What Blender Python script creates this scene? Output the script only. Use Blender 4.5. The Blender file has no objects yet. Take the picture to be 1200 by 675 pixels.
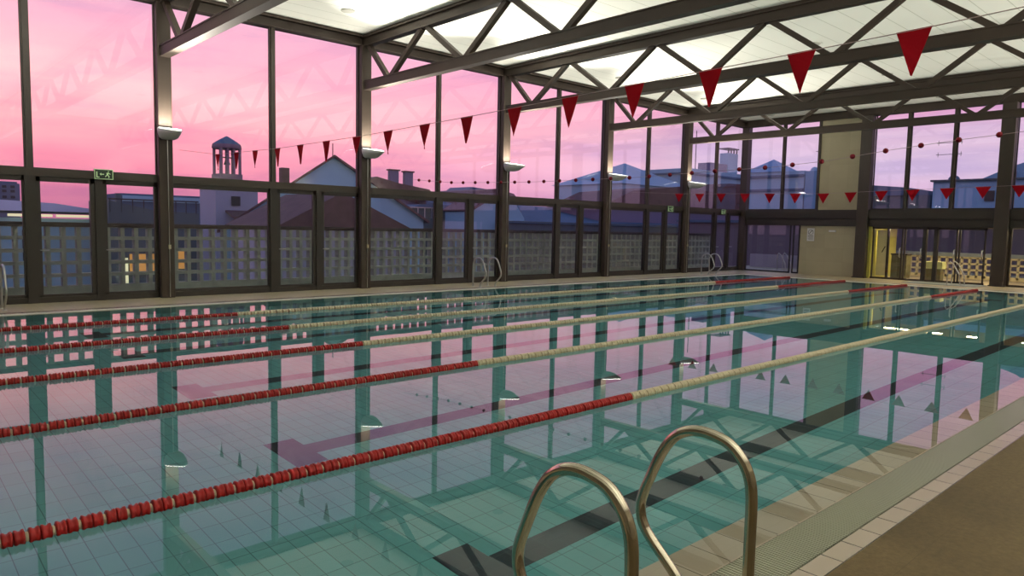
import bpy, math, random
from mathutils import Vector, Matrix
random.seed(7)
sc = bpy.context.scene
C = sc.collection
PI = math.pi

# ------------------------------------------------------------------ camera
F, YAW, PITCH, ROLL, EYE = 840.161, 0.825332, 0.0844814, 0.0209849, 1.665
cam_data = bpy.data.cameras.new('camera'); cam = bpy.data.objects.new('camera', cam_data); C.objects.link(cam)
fw = Vector((math.cos(YAW)*math.cos(PITCH), math.sin(YAW)*math.cos(PITCH), -math.sin(PITCH)))
rt = Vector((math.sin(YAW), -math.cos(YAW), 0)); up = rt.cross(fw)
r2 = rt*math.cos(ROLL)+up*math.sin(ROLL); u2 = -rt*math.sin(ROLL)+up*math.cos(ROLL)
mw = Matrix((( r2.x, u2.x, -fw.x, 0), (r2.y, u2.y, -fw.y, 0), (r2.z, u2.z, -fw.z, EYE), (0, 0, 0, 1)))
cam.matrix_world = mw
cam_data.sensor_width = 36; cam_data.lens = 36*F/1200
cam_data.clip_start = 0.05; cam_data.clip_end = 2000
sc.camera = cam
sc.view_settings.view_transform = 'Standard'; sc.view_settings.look = 'None'
sc.view_settings.gamma = 1; sc.view_settings.use_curve_mapping = False
EXPOSURE = 0.0
sc.view_settings.exposure = EXPOSURE
sc.cycles.use_denoising = True
sc.cycles.max_bounces = 10; sc.cycles.diffuse_bounces = 4; sc.cycles.glossy_bounces = 6
sc.cycles.transmission_bounces = 8; sc.cycles.transparent_max_bounces = 24
sc.cycles.caustics_refractive = True; sc.cycles.caustics_reflective = True
sc.cycles.sample_clamp_indirect = 4.0
sc.cycles.blur_glossy = 0.5

# light levels
SKY_GAIN = 1.68
UPLIGHT_W = 80.0
SPOT_W = 1700.0
FOYER_W = 32.0

# ------------------------------------------------------------------ world: dusk sky after sunset
def make_world():
    w = bpy.data.worlds.new('dusk_sky'); sc.world = w; w.use_nodes = True
    nt = w.node_tree; n = nt.nodes; l = nt.links; n.clear()
    out = n.new('ShaderNodeOutputWorld'); bg = n.new('ShaderNodeBackground'); bg.inputs[1].default_value = SKY_GAIN
    tc = n.new('ShaderNodeTexCoord'); sep = n.new('ShaderNodeSeparateXYZ'); l.new(tc.outputs['Generated'], sep.inputs[0])
    def math_(op, a, b=None, clamp=False):
        m = n.new('ShaderNodeMath'); m.operation = op; m.use_clamp = clamp
        for i, v in enumerate((a, b)):
            if v is None: continue
            if isinstance(v, (int, float)): m.inputs[i].default_value = v
            else: l.new(v, m.inputs[i])
        return m.outputs[0]
    # wispy warp of the elevation
    mp = n.new('ShaderNodeMapping'); mp.inputs['Scale'].default_value = (1.6, 1.6, 9.0); l.new(tc.outputs['Generated'], mp.inputs[0])
    nz = n.new('ShaderNodeTexNoise'); nz.inputs['Scale'].default_value = 1.7; nz.inputs['Detail'].default_value = 5; nz.inputs['Roughness'].default_value = .5
    l.new(mp.outputs[0], nz.inputs[0])
    el = math_('ADD', sep.outputs[2], math_('MULTIPLY', math_('SUBTRACT', nz.outputs[0], .5), .10))
    def ramp(stops, fac):
        r = n.new('ShaderNodeValToRGB'); e = r.color_ramp.elements
        while len(e) > 1: e.remove(e[-1])
        e[0].position = stops[0][0]; e[0].color = (*stops[0][1], 1)
        for p, c in stops[1:]:
            q = e.new(p); q.color = (*c, 1)
        l.new(fac, r.inputs[0]); return r.outputs[0]
    def s(r, g, b): return tuple(((v/255+.055)/1.055)**2.4 if v > 10 else v/255/12.92 for v in (r, g, b))
    # toward the sunset (left of the hall) and away from it
    warm = ramp([(0.0, s(160,94,124)), (.035, s(184,106,134)), (.075, s(226,128,148)), (.115, s(250,156,162)), (.155, s(252,172,176)),
                 (.20, s(240,160,172)), (.26, s(200,146,172)), (.36, s(180,148,184)), (.50, s(128,138,182)), (1.0, s(66,94,140))], el)
    cool = ramp([(0.0, s(172,138,166)), (.04, s(178,142,172)), (.08, s(188,166,188)), (.12, s(188,156,180)), (.16, s(194,132,166)),
                 (.22, s(186,140,178)), (.30, s(172,146,180)), (.42, s(134,140,178)), (.55, s(96,122,165)), (1.0, s(66,94,140))], el)
    # azimuth blend: direction of sunset about (0.25, 1)
    dot = math_('ADD', math_('MULTIPLY', sep.outputs[0], .10), math_('MULTIPLY', sep.outputs[1], .99))
    blend = n.new('ShaderNodeMapRange'); l.new(dot, blend.inputs[0]); blend.inputs[1].default_value = .60; blend.inputs[2].default_value = 1.0
    mix = n.new('ShaderNodeMix'); mix.data_type = 'RGBA'; l.new(blend.outputs[0], mix.inputs[0]); l.new(cool, mix.inputs[6]); l.new(warm, mix.inputs[7])
    # soft cloud streaks
    mp2 = n.new('ShaderNodeMapping'); mp2.inputs['Scale'].default_value = (2.2, 2.2, 14.0); mp2.inputs['Rotation'].default_value = (.12, .08, 0); l.new(tc.outputs['Generated'], mp2.inputs[0])
    n2 = n.new('ShaderNodeTexNoise'); n2.inputs['Scale'].default_value = 2.3; n2.inputs['Detail'].default_value = 7; n2.inputs['Roughness'].default_value = .55
    l.new(mp2.outputs[0], n2.inputs[0])
    cr = ramp([(.34, (.78,.78,.92)), (.5, (1,1,1)), (.66, (1.10,1.10,1.05))], n2.outputs[0])
    mul = n.new('ShaderNodeMix'); mul.data_type = 'RGBA'; mul.blend_type = 'MULTIPLY'; mul.inputs[0].default_value = .8
    l.new(mix.outputs[2], mul.inputs[6]); l.new(cr, mul.inputs[7])
    # below the horizon: dim city haze
    low = n.new('ShaderNodeMapRange'); l.new(sep.outputs[2], low.inputs[0]); low.inputs[1].default_value = -.03; low.inputs[2].default_value = 0
    m3 = n.new('ShaderNodeMix'); m3.data_type = 'RGBA'; l.new(low.outputs[0], m3.inputs[0]); m3.inputs[6].default_value = (.05,.05,.08,1); l.new(mul.outputs[2], m3.inputs[7])
    l.new(m3.outputs[2], bg.inputs[0]); l.new(bg.outputs[0], out.inputs[0])
make_world()

# ------------------------------------------------------------------ materials
def lin(r, g, b): return tuple(((v/255+.055)/1.055)**2.4 if v > 10 else v/255/12.92 for v in (r, g, b))
def mat(name, col, rough=.6, metal=0, noise=0, nscale=6, bump=0, bscale=40, spec=.5, emit=None, estr=0):
    m = bpy.data.materials.new(name); m.use_nodes = True; nt = m.node_tree; n = nt.nodes; l = nt.links
    b = n['Principled BSDF']; b.inputs['Base Color'].default_value = (*col, 1); b.inputs['Roughness'].default_value = rough
    b.inputs['Metallic'].default_value = metal; b.inputs['Specular IOR Level'].default_value = spec
    tc = n.new('ShaderNodeTexCoord')
    if noise:
        nz = n.new('ShaderNodeTexNoise'); nz.inputs['Scale'].default_value = nscale; nz.inputs['Detail'].default_value = 5
        l.new(tc.outputs['Object'], nz.inputs[0])
        mr = n.new('ShaderNodeMapRange'); l.new(nz.outputs[0], mr.inputs[0]); mr.inputs[1].default_value = .3; mr.inputs[2].default_value = .7
        mr.inputs[3].default_value = 1-noise; mr.inputs[4].default_value = 1+noise
        v = n.new('ShaderNodeMix'); v.data_type = 'RGBA'; v.blend_type = 'MULTIPLY'; v.inputs[0].default_value = 1; v.inputs[6].default_value = (*col, 1)
        l.new(mr.outputs[0], v.inputs[7]); l.new(v.outputs[2], b.inputs['Base Color'])
    if bump:
        n2 = n.new('ShaderNodeTexNoise'); n2.inputs['Scale'].default_value = bscale; n2.inputs['Detail'].default_value = 4; l.new(tc.outputs['Object'], n2.inputs[0])
        bp = n.new('ShaderNodeBump'); bp.inputs['Strength'].default_value = bump; bp.inputs['Distance'].default_value = .01
        l.new(n2.outputs[0], bp.inputs['Height']); l.new(bp.outputs[0], b.inputs['Normal'])
    if emit: b.inputs['Emission Color'].default_value = (*emit, 1); b.inputs['Emission Strength'].default_value = estr
    return m

def grid_mat(name, col, joint, px, py, wid=.006, rough=.4, noise=.05, axes=(0, 1), off=(0, 0), brick=0.0, spec=.5, patch=0, fine=0):
    """tiles of px by py metres with thin joints, in world metres"""
    m = mat(name, col, rough, spec=spec); nt = m.node_tree; n = nt.nodes; l = nt.links; b = n['Principled BSDF']
    geo = n.new('ShaderNodeNewGeometry'); sep = n.new('ShaderNodeSeparateXYZ'); l.new(geo.outputs['Position'], sep.inputs[0])
    def M(op, a, c=None):
        q = n.new('ShaderNodeMath'); q.operation = op
        for i, v in enumerate((a, c)):
            if v is None: continue
            if isinstance(v, (int, float)): q.inputs[i].default_value = v
            else: l.new(v, q.inputs[i])
        return q.outputs[0]
    a = M('DIVIDE', M('ADD', sep.outputs[axes[0]], off[0]), px); c = M('DIVIDE', M('ADD', sep.outputs[axes[1]], off[1]), py)
    fx, fy = M('FLOOR', a), M('FLOOR', c)
    dx = M('MULTIPLY', M('FRACT', a), px); dy = M('MULTIPLY', M('FRACT', c), py)
    jx = M('LESS_THAN', dx, wid); jy = M('LESS_THAN', dy, wid); j = M('MAXIMUM', jx, jy)
    cmb = n.new('ShaderNodeCombineXYZ'); l.new(fx, cmb.inputs[0]); l.new(fy, cmb.inputs[1])
    wn = n.new('ShaderNodeTexWhiteNoise'); wn.noise_dimensions = '3D'; l.new(cmb.outputs[0], wn.inputs[0])
    mr = n.new('ShaderNodeMapRange'); l.new(wn.outputs[0], mr.inputs[0]); mr.inputs[3].default_value = 1-noise; mr.inputs[4].default_value = 1+noise
    v = n.new('ShaderNodeMix'); v.data_type = 'RGBA'; v.blend_type = 'MULTIPLY'; v.inputs[0].default_value = 1; v.inputs[6].default_value = (*col, 1)
    l.new(mr.outputs[0], v.inputs[7]); src = v.outputs[2]
    if patch:
        nz = n.new('ShaderNodeTexNoise'); nz.inputs['Scale'].default_value = .9; nz.inputs['Detail'].default_value = 6; l.new(geo.outputs['Position'], nz.inputs[0])
        m2 = n.new('ShaderNodeMapRange'); l.new(nz.outputs[0], m2.inputs[0]); m2.inputs[1].default_value = .3; m2.inputs[2].default_value = .7
        m2.inputs[3].default_value = 1-patch; m2.inputs[4].default_value = 1+patch
        v2 = n.new('ShaderNodeMix'); v2.data_type = 'RGBA'; v2.blend_type = 'MULTIPLY'; v2.inputs[0].default_value = 1; l.new(src, v2.inputs[6]); l.new(m2.outputs[0], v2.inputs[7]); src = v2.outputs[2]
    if fine:
        nz = n.new('ShaderNodeTexNoise'); nz.inputs['Scale'].default_value = 26; nz.inputs['Detail'].default_value = 8; nz.inputs['Roughness'].default_value = .75; l.new(geo.outputs['Position'], nz.inputs[0])
        m2 = n.new('ShaderNodeMapRange'); l.new(nz.outputs[0], m2.inputs[0]); m2.inputs[1].default_value = .3; m2.inputs[2].default_value = .7
        m2.inputs[3].default_value = 1-fine; m2.inputs[4].default_value = 1+fine
        v2 = n.new('ShaderNodeMix'); v2.data_type = 'RGBA'; v2.blend_type = 'MULTIPLY'; v2.inputs[0].default_value = 1; l.new(src, v2.inputs[6]); l.new(m2.outputs[0], v2.inputs[7]); src = v2.outputs[2]
        bp = n.new('ShaderNodeBump'); bp.inputs['Strength'].default_value = .5; bp.inputs['Distance'].default_value = .004; l.new(nz.outputs[0], bp.inputs['Height']); l.new(bp.outputs[0], b.inputs['Normal'])
    w = n.new('ShaderNodeMix'); w.data_type = 'RGBA'; l.new(j, w.inputs[0]); l.new(src, w.inputs[6]); w.inputs[7].default_value = (*joint, 1)
    l.new(w.outputs[2], b.inputs['Base Color'])
    return m

steel = mat('brown_painted_steel', lin(60,51,44), .5, spec=.3, noise=.08, nscale=3)
frame_m = mat('dark_bronze_frame', lin(54,46,39), .45, noise=.08, nscale=4)
frame_dark = mat('dark_window_frame', lin(40,35,31), .5)
chrome = mat('polished_stainless_steel', (.50,.46,.36), .13, 1.0, noise=.05)
dull_steel = mat('satin_steel_tube', (.6,.6,.58), .3, 1.0)
ceil_m = grid_mat('white_ceiling_boards', (.84,.85,.78), (.58,.60,.52), 4.853, .55, .022, rough=.7, noise=.015, off=(-.137+4.853-.1, .12))
pool_tile = grid_mat('pale_teal_pool_tile', (.135,.44,.45), (.06,.20,.22), .125, .25, .006, rough=.35, noise=.05)
pool_wall_tile = grid_mat('teal_pool_wall_tile', (.13,.42,.42), (.10,.27,.28), .25, .125, .006, rough=.35, axes=(0, 2))
mark_m = grid_mat('black_lane_tile', (.012,.03,.04), (.03,.06,.065), .125, .25, .006, rough=.35)
coping_m = grid_mat('cream_coping_tile', (.52,.45,.34), (.06,.04,.02), .25, .25, .006, rough=.35, noise=.07, off=(0, .18))
strip_m = grid_mat('pale_edge_tile', (.36,.31,.25), (.06,.045,.03), .25, .5, .007, rough=.22, noise=.07, off=(.1, .08))
deck_m = grid_mat('brown_slip_resistant_deck', (.078,.056,.024), (.06,.043,.018), 1.2, 1.2, .003, rough=.7, noise=.03, patch=.35, spec=.25, fine=.3)
fardeck_m = grid_mat('tan_deck_tile', (.40,.33,.20), (.26,.21,.12), .25, .25, .006, rough=.45, noise=.05, patch=.1)
grate_m = mat('grey_green_plastic_grating', (.33,.35,.27), .25)
gutter_m = mat('dark_gutter', (.012,.012,.01), .8)
red_float = mat('red_plastic_float', (.27,.008,.007), .4, spec=.3)
cream_float = mat('cream_plastic_float', (.56,.50,.34), .4)
cable_m = mat('steel_cable', (.35,.33,.3), .4, .8)
flag_m = mat('crimson_nylon_pennant', (.30,.003,.010), .85, bump=.3, bscale=25, spec=.1)
cord_m = mat('pale_cord', (.42,.32,.34), .7)
lamp_grey = mat('grey_ceiling_fitting', (.40,.40,.35), .6)
lamp_body = mat('pale_grey_lamp_housing', (.55,.56,.52), .4)
lamp_lens = mat('lit_lamp_glass', (.9,.9,.85), .3, emit=(1,.98,.9), estr=6)
concrete = mat('grey_green_concrete_block', (.40,.46,.39), .85, noise=.15, nscale=5, bump=.5)
cream_block = mat('cream_concrete_block', (.62,.55,.38), .8, noise=.1)
stone_m = grid_mat('beige_stone_panel', (.40,.36,.24), (.30,.27,.18), .75, .55, .004, rough=.6, axes=(1, 2), noise=.06, patch=.08)
wall_back_m = mat('plain_tan_plaster', (.30,.27,.21), .8, noise=.06, nscale=2)
white_sign = mat('white_sign_board', (.68,.70,.70), .5)
grey_ink = mat('grey_print', (.12,.13,.14), .6)
green_sign = mat('dark_green_sign', (.010,.035,.018), .4)
sign_ink = mat('pale_green_sign_ink', (.62,.78,.50), .5, emit=(.5,.75,.35), estr=.25)
door_white = mat('cream_door', (.78,.74,.50), .5)
yellow_paint = mat('yellow_green_wall_paint', (.50,.48,.10), .6)
cabinet_m = mat('olive_cabinet', (.16,.15,.07), .5, noise=.1)

def glass_mat(name, tint=(.97,.97,.98), rough=0.0, refl=1.0, ior=1.5):
    m = bpy.data.materials.new(name); m.use_nodes = True; nt = m.node_tree; n = nt.nodes; l = nt.links; n.clear()
    out = n.new('ShaderNodeOutputMaterial'); tr = n.new('ShaderNodeBsdfTransparent'); tr.inputs[0].default_value = (*tint, 1)
    gl = n.new('ShaderNodeBsdfGlossy'); gl.inputs['Roughness'].default_value = rough; gl.inputs[0].default_value = (refl,)*3 + (1,)
    fr = n.new('ShaderNodeFresnel'); gm = n.new('ShaderNodeNewGeometry'); im = n.new('ShaderNodeMapRange')
    im.inputs[3].default_value = ior; im.inputs[4].default_value = 1/ior; l.new(gm.outputs['Backfacing'], im.inputs[0]); l.new(im.outputs[0], fr.inputs[0])
    mx = n.new('ShaderNodeMixShader'); l.new(fr.outputs[0], mx.inputs[0]); l.new(tr.outputs[0], mx.inputs[1]); l.new(gl.outputs[0], mx.inputs[2]); l.new(mx.outputs[0], out.inputs[0])
    return m
pane_m = glass_mat('window_glass')

def water_mat():
    m = bpy.data.materials.new('still_pool_water'); m.use_nodes = True; nt = m.node_tree; n = nt.nodes; l = nt.links; n.clear()
    out = n.new('ShaderNodeOutputMaterial'); g = n.new('ShaderNodeBsdfGlass'); g.inputs['IOR'].default_value = 1.33; g.inputs['Roughness'].default_value = 0
    g.inputs[0].default_value = (.97,1,1,1)
    geo = n.new('ShaderNodeNewGeometry')
    mp = n.new('ShaderNodeMapping'); mp.inputs['Scale'].default_value = (1, .55, 1); l.new(geo.outputs['Position'], mp.inputs[0])
    nz = n.new('ShaderNodeTexNoise'); nz.inputs['Scale'].default_value = 1.1; nz.inputs['Detail'].default_value = 1.5; l.new(mp.outputs[0], nz.inputs[0])
    bp = n.new('ShaderNodeBump'); bp.inputs['Strength'].default_value = .10; bp.inputs['Distance'].default_value = .006
    l.new(nz.outputs[0], bp.inputs['Height']); l.new(bp.outputs[0], g.inputs['Normal']); l.new(g.outputs[0], out.inputs[0])
    return m
water_m = water_mat()

# ------------------------------------------------------------------ mesh helpers
class MB:
    def __init__(s): s.v = []; s.f = []; s.sm = []
    def add(s, vs, fs, smooth=False):
        o = len(s.v); s.v += [tuple(v) for v in vs]; s.f += [tuple(i+o for i in f) for f in fs]; s.sm += [smooth]*len(fs); return s
    def box(s, x0, x1, y0, y1, z0, z1):
        return s.add([(x0,y0,z0),(x1,y0,z0),(x1,y1,z0),(x0,y1,z0),(x0,y0,z1),(x1,y0,z1),(x1,y1,z1),(x0,y1,z1)],
                     [(0,3,2,1),(4,5,6,7),(0,1,5,4),(1,2,6,5),(2,3,7,6),(3,0,4,7)])
    def bar(s, a, b, w, h, upv=(0,0,1)):
        a = Vector(a); b = Vector(b); d = (b-a).normalized(); sd = d.cross(Vector(upv))
        if sd.length < 1e-4: sd = d.cross(Vector((1,0,0)))
        sd.normalize(); u = sd.cross(d).normalized(); sd *= w/2; u *= h/2
        vs = [p+i*sd+j*u for p in (a, b) for i, j in ((-1,-1),(1,-1),(1,1),(-1,1))]
        return s.add(vs, [(0,1,2,3),(7,6,5,4),(0,4,5,1),(1,5,6,2),(2,6,7,3),(3,7,4,0)])
    def tube(s, pts, r, n=12, caps=True, closed=False):
        pts = [Vector(p) for p in pts]; N = len(pts); rings = []
        prev = None
        for i, p in enumerate(pts):
            t = (pts[min(i+1, N-1)]-pts[max(i-1, 0)]).normalized()
            if prev is None:
                a = Vector((0,0,1)) if abs(t.z) < .9 else Vector((1,0,0))
                u = (a - t*a.dot(t)).normalized()
            else: u = (prev - t*prev.dot(t)).normalized()
            prev = u; w = t.cross(u); rr = r[i] if isinstance(r, (list, tuple)) else r
            rings.append([p+u*rr*math.cos(2*PI*k/n)+w*rr*math.sin(2*PI*k/n) for k in range(n)])
        vs = [v for g in rings for v in g]
        fs = [(i*n+k, i*n+(k+1)%n, (i+1)*n+(k+1)%n, (i+1)*n+k) for i in range(N-1) for k in range(n)]
        s.add(vs, fs, True)
        if caps: s.add(rings[0], [tuple(range(n))[::-1]]); s.add(rings[-1], [tuple(range(n))])
        return s
    def prism(s, poly, ax, c0, c1):
        """poly in the two other axes, extruded along axis ax"""
        def P(q, c):
            q = list(q); q.insert(ax, c); return tuple(q)
        n = len(poly); vs = [P(q, c0) for q in poly]+[P(q, c1) for q in poly]
        return s.add(vs, [tuple(range(n))[::-1], tuple(range(n, 2*n))]+[(i, (i+1)%n, n+(i+1)%n, n+i) for i in range(n)])
    def dome(s, c, r, zs=1.0, n=16, m=6):
        vs = []; fs = []
        for j in range(m):
            a = PI/2*j/m
            for k in range(n): t = 2*PI*k/n; vs.append((c[0]+r*math.cos(a)*math.cos(t), c[1]+r*math.cos(a)*math.sin(t), c[2]+r*zs*math.sin(a)))
        vs.append((c[0], c[1], c[2]+r*zs))
        for j in range(m-1):
            for k in range(n): fs.append((j*n+k, j*n+(k+1)%n, (j+1)*n+(k+1)%n, (j+1)*n+k))
        for k in range(n): fs.append(((m-1)*n+k, (m-1)*n+(k+1)%n, m*n))
        return s.add(vs, fs, True)
    def pyramid(s, x0, x1, y0, y1, z0, ztop, over=0):
        cx, cy = (x0+x1)/2, (y0+y1)/2
        return s.add([(x0-over,y0-over,z0),(x1+over,y0-over,z0),(x1+over,y1+over,z0),(x0-over,y1+over,z0),(cx,cy,ztop)],
                     [(3,2,1,0),(0,1,4),(1,2,4),(2,3,4),(3,0,4)])
    def build(s, name, m, parent=None, bevel=0):
        me = bpy.data.meshes.new(name); me.from_pydata(s.v, [], s.f)
        me.polygons.foreach_set('use_smooth', s.sm); me.materials.append(m); me.update()
        o = bpy.data.objects.new(name, me); C.objects.link(o)
        if parent: o.parent = parent
        if bevel:
            b = o.modifiers.new('bevel', 'BEVEL'); b.width = bevel; b.segments = 2; b.limit_method = 'ANGLE'
        return o

def tag(o, label=None, cat=None, group=None, kind=None):
    if label: o['label'] = label
    if cat: o['category'] = cat
    if group: o['group'] = group
    if kind: o['kind'] = kind
    return o
def thing(name, label, cat, loc=(0,0,0), group=None, rz=0, kind=None):
    o = bpy.data.objects.new(name, None); o.empty_display_size = .1; C.objects.link(o); o.location = loc; o.rotation_euler = (0,0,rz)
    return tag(o, label, cat, group, kind)
def struct(name, mb, m, label=None, parent=None):
    o = mb.build(name, m, parent)
    if not parent: tag(o, label, None, None, 'structure')
    return o

# ------------------------------------------------------------------ measures (metres)
X0, S = 4.99, 4.853
COLX = [X0+S*i for i in range(-2, 5)]          # columns along the long glass wall
XF = 28.9                                       # far glazed wall
YW = 16.48                                      # long glass wall
YO = -6.3                                       # wall behind the photographer
XB = -5.0
PX0, PX1, PY0, PY1 = 0.2, 26.0, 2.07, 14.65     # pool opening
WZ = -0.012                                     # water level
DEPTH = 0.92
ZC = 6.47

# ------------------------------------------------------------------ shell
struct('ceiling', MB().box(XB, XF+.1, YO, YW+.1, ZC, ZC+.2), ceil_m, 'flat roof lining of white boards over the pool hall')
# floor around the pool (near side, far side, both ends)
struct('floor', MB().box(XB, XF, YO, 1.42, -.3, 0), deck_m, 'brown slip-resistant deck in the foreground')
m = MB().box(XB, XF, 15.05, YW+.05, -.3, 0)
m.box(26.45, XF, 1.42, 15.05, -.3, 0); m.box(XB, -.25, 1.42, 15.05, -.3, 0)
struct('floor_far', m, fardeck_m, 'tan tiled deck along the windows and at the far end')
m = MB().box(-.25, 26.45, 1.42, 1.54, -.3, 0); m.box(-.25, 26.45, 14.93, 15.05, -.3, 0); m.box(26.33, 26.45, 1.54, 14.93, -.3, 0); m.box(-.25, -.13, 1.54, 14.93, -.3, 0)
struct('trim_1', m, strip_m, 'pale tile strip outside the overflow grating')
# gutter channel and submerged coping
m = MB().box(-.13, 26.33, 1.54, 1.82, -.3, -.11); m.box(-.13, 26.33, 14.86, 14.93, -.3, -.11)
struct('floor_gutter', m, gutter_m, 'dark gutter channel under the grating')
m = MB().box(-.13, 26.33, 1.822, PY0, -.13, -.024); 
m.box(-.13, PX0, PY0, PY1, -.13, -.004)
struct('trim_2', m, coping_m, 'cream coping tiles just under the overflowing water')
m = MB(); m.box(-.13, 26.33, PY1, 14.86, -.13, -.006); m.box(PX1, 26.33, PY0, PY1, -.13, -.004)
struct('trim_4', m, mat('white_edge_tile', (.80,.77,.64), .4), 'pale edge line along the far sides of the pool')
# pool basin
basin = struct('pool_basin', MB().box(PX0, PX1, PY0, PY1, -DEPTH-.1, -DEPTH), pool_tile, 'teal tiled pool floor and walls')
m = MB()
m.box(PX0, PX1, PY0-.12, PY0, -DEPTH-.1, -.10); m.box(PX0, PX1, PY1, PY1+.12, -DEPTH-.1, -.10)
m.box(PX0-.12, PX0, PY0-.12, PY1+.12, -DEPTH-.1, -.10); m.box(PX1, PX1+.12, PY0-.12, PY1+.12, -DEPTH-.1, -.10)
m.build('pool_wall', pool_wall_tile, basin)
for y in (3.17, 5.68, 8.15, 10.7, 12.6, 13.95):
    q = MB().box(2.75, 23.4, y-.12, y+.12, -DEPTH+.001, -DEPTH+.004)
    q.box(2.6, 2.88, y-.33, y+.33, -DEPTH+.001, -DEPTH+.005); q.box(23.3, 23.58, y-.33, y+.33, -DEPTH+.001, -DEPTH+.005)
    q.build('lane_marking', mark_m, basin)
w = MB().add([(-.13,1.822,WZ),(26.33,1.822,WZ),(26.33,14.86,WZ),(-.13,14.86,WZ)], [(0,1,2,3)]).build('pool_water', water_m)
tag(w, 'still clear pool water mirroring the pink sky and roof trusses', 'water', None, 'stuff')

# overflow grating of thin cross bars
def grating(y0, y1, label):
    m = MB(); x = -.12
    while x < 26.32:
        m.box(x, x+.012, y0, y1, -.03, -.002); x += .024
    for k in range(1, 6):
        yy = y0+(y1-y0)*k/6; m.box(-.12, 26.32, yy-.003, yy+.003, -.02, -.006)
    tag(m.build('overflow_grating', grate_m), label, 'grating')
grating(1.552, 1.800, 'grey slotted overflow grating along the near pool edge')

# ------------------------------------------------------------------ pool hall walls
struct('wall_back', MB().box(XB, XF, YO-.2, YO, 0, ZC), wall_back_m, 'plain wall behind the photographer')
struct('wall_left', MB().box(XB-.2, XB, YO, YW, 0, ZC), wall_back_m, 'plain end wall left of the frame')

# long glass wall: transom, sill, head and the mullions
tr = tag(thing('trim_3', 'dark horizontal transom along the long glass wall', None, (0, YW, 0)), kind='structure')
MB().box(XB, XF, -.06, .06, 2.46, 2.62).build('transom', frame_m, tr)
MB().box(XB, XF, -.055, .055, 0, .11).build('sill', frame_dark, tr)
MB().box(XB, XF, .02, .12, 2.40, 2.47).build('ledge', frame_dark, tr)
wn = 0
BAY = ['in the first bay, left of the frame', 'by the left edge of the frame', 'between the leftmost and second columns', 'between the second and third columns', 'between the third and fourth columns', 'between the fourth and fifth columns', 'between the fifth column and the glass corner']
for i, cx in enumerate(COLX):
    nx = COLX[i+1] if i+1 < len(COLX) else XF
    a, b, mid = cx+.13, nx-.13, (cx+nx)/2
    q34 = mid+(nx-.13-mid)/2+.02
    # upper panes
    for (p, q) in ((a, mid-.045), (mid+.045, b)):
        wn += 1
        o = struct('window_%d' % wn, MB().box(p, q, YW-.004, YW+.004, 2.6, 6.2), pane_m, 'tall upper pane of the long glass wall')
        f = MB(); f.box(p, p+.03, YW-.03, YW+.03, 2.6, 6.2); f.box(q-.03, q, YW-.03, YW+.03, 2.6, 6.2)
        f.build('window_frame', frame_m, o)
    wn += 1
    o = struct('window_%d' % wn, MB().box(a, mid-.09, YW-.004, YW+.004, .1, 2.46), pane_m, 'lower fixed pane of the long glass wall')
    f = MB(); f.box(a, a+.04, YW-.03, YW+.03, .1, 2.46); f.box(mid-.13, mid-.09, YW-.03, YW+.03, .1, 2.46); f.box(a, mid-.09, YW-.03, YW+.03, .1, .17); f.box(a, mid-.09, YW-.03, YW+.03, 2.36, 2.46)
    f.build('window_frame', frame_dark, o)
    # two door leaves
    for (p, q) in ((mid+.09, q34-.07), (q34+.07, b)):
        o = struct('door_%d' % (wn*2+(1 if p > q34 else 0)), MB().box(p+.07, q-.07, YW-.004, YW+.004, .12, 2.40), pane_m, 'narrow glazed door leaf of the long glass wall')
        f = MB(); f.box(p, p+.08, YW-.035, YW+.035, .04, 2.46); f.box(q-.08, q, YW-.035, YW+.035, .04, 2.46)
        f.box(p, q, YW-.035, YW+.035, .04, .16); f.box(p, q, YW-.035, YW+.035, 2.36, 2.46)
        f.build('door_frame', frame_dark, o)
        h = MB().tube([(p+.05, YW-.04, 1.03), (p+.05, YW-.09, 1.03), (p+.19, YW-.09, 1.03)], .009, 8); h.build('door_handle', dull_steel, o)
    t = MB(); t.box(mid-.045, mid+.045, YW-.07, YW+.07, 2.6, 6.2)
    tag(t.build('mullion', frame_m), 'slender upper window mullion %s' % BAY[i], 'mullion', 'mullions of the long glass wall')
    t = MB(); t.box(mid-.09, mid+.09, YW-.08, YW+.08, 0, 2.46)
    o = t.build('door_post', frame_dark); tag(o, 'dark post left of the two door leaves %s' % BAY[i], 'post', 'door posts of the long glass wall')
    t = MB(); t.box(q34-.07, q34+.07, YW-.07, YW+.07, 0, 2.46)
    o = t.build('door_post', frame_dark); tag(o, 'dark slim post between the two door leaves %s' % BAY[i], 'post', 'door posts of the long glass wall')

# edge beam
m = MB(); m.box(XB, XF+.1, YW-.16, YW+.14, 6.17, 6.20); m.box(XB, XF+.1, YW-.16, YW+.14, 6.39, 6.42); m.box(XB, XF+.1, YW-.02, YW+.08, 6.19, 6.40); m.box(XB, XF+.1, YW-.09, YW+.14, 6.42, ZC)
tag(m.build('edge_beam', steel), 'brown steel edge beam along the top of the long glass wall', 'beam')
m = MB(); m.box(XF-.14, XF+.1, YO, YW+.1, 6.17, 6.42); m.box(XF-.08, XF+.1, YO, YW+.1, 6.42, ZC)
tag(m.build('edge_beam', steel), 'brown steel beam along the top of the far glazed wall', 'beam')

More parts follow.
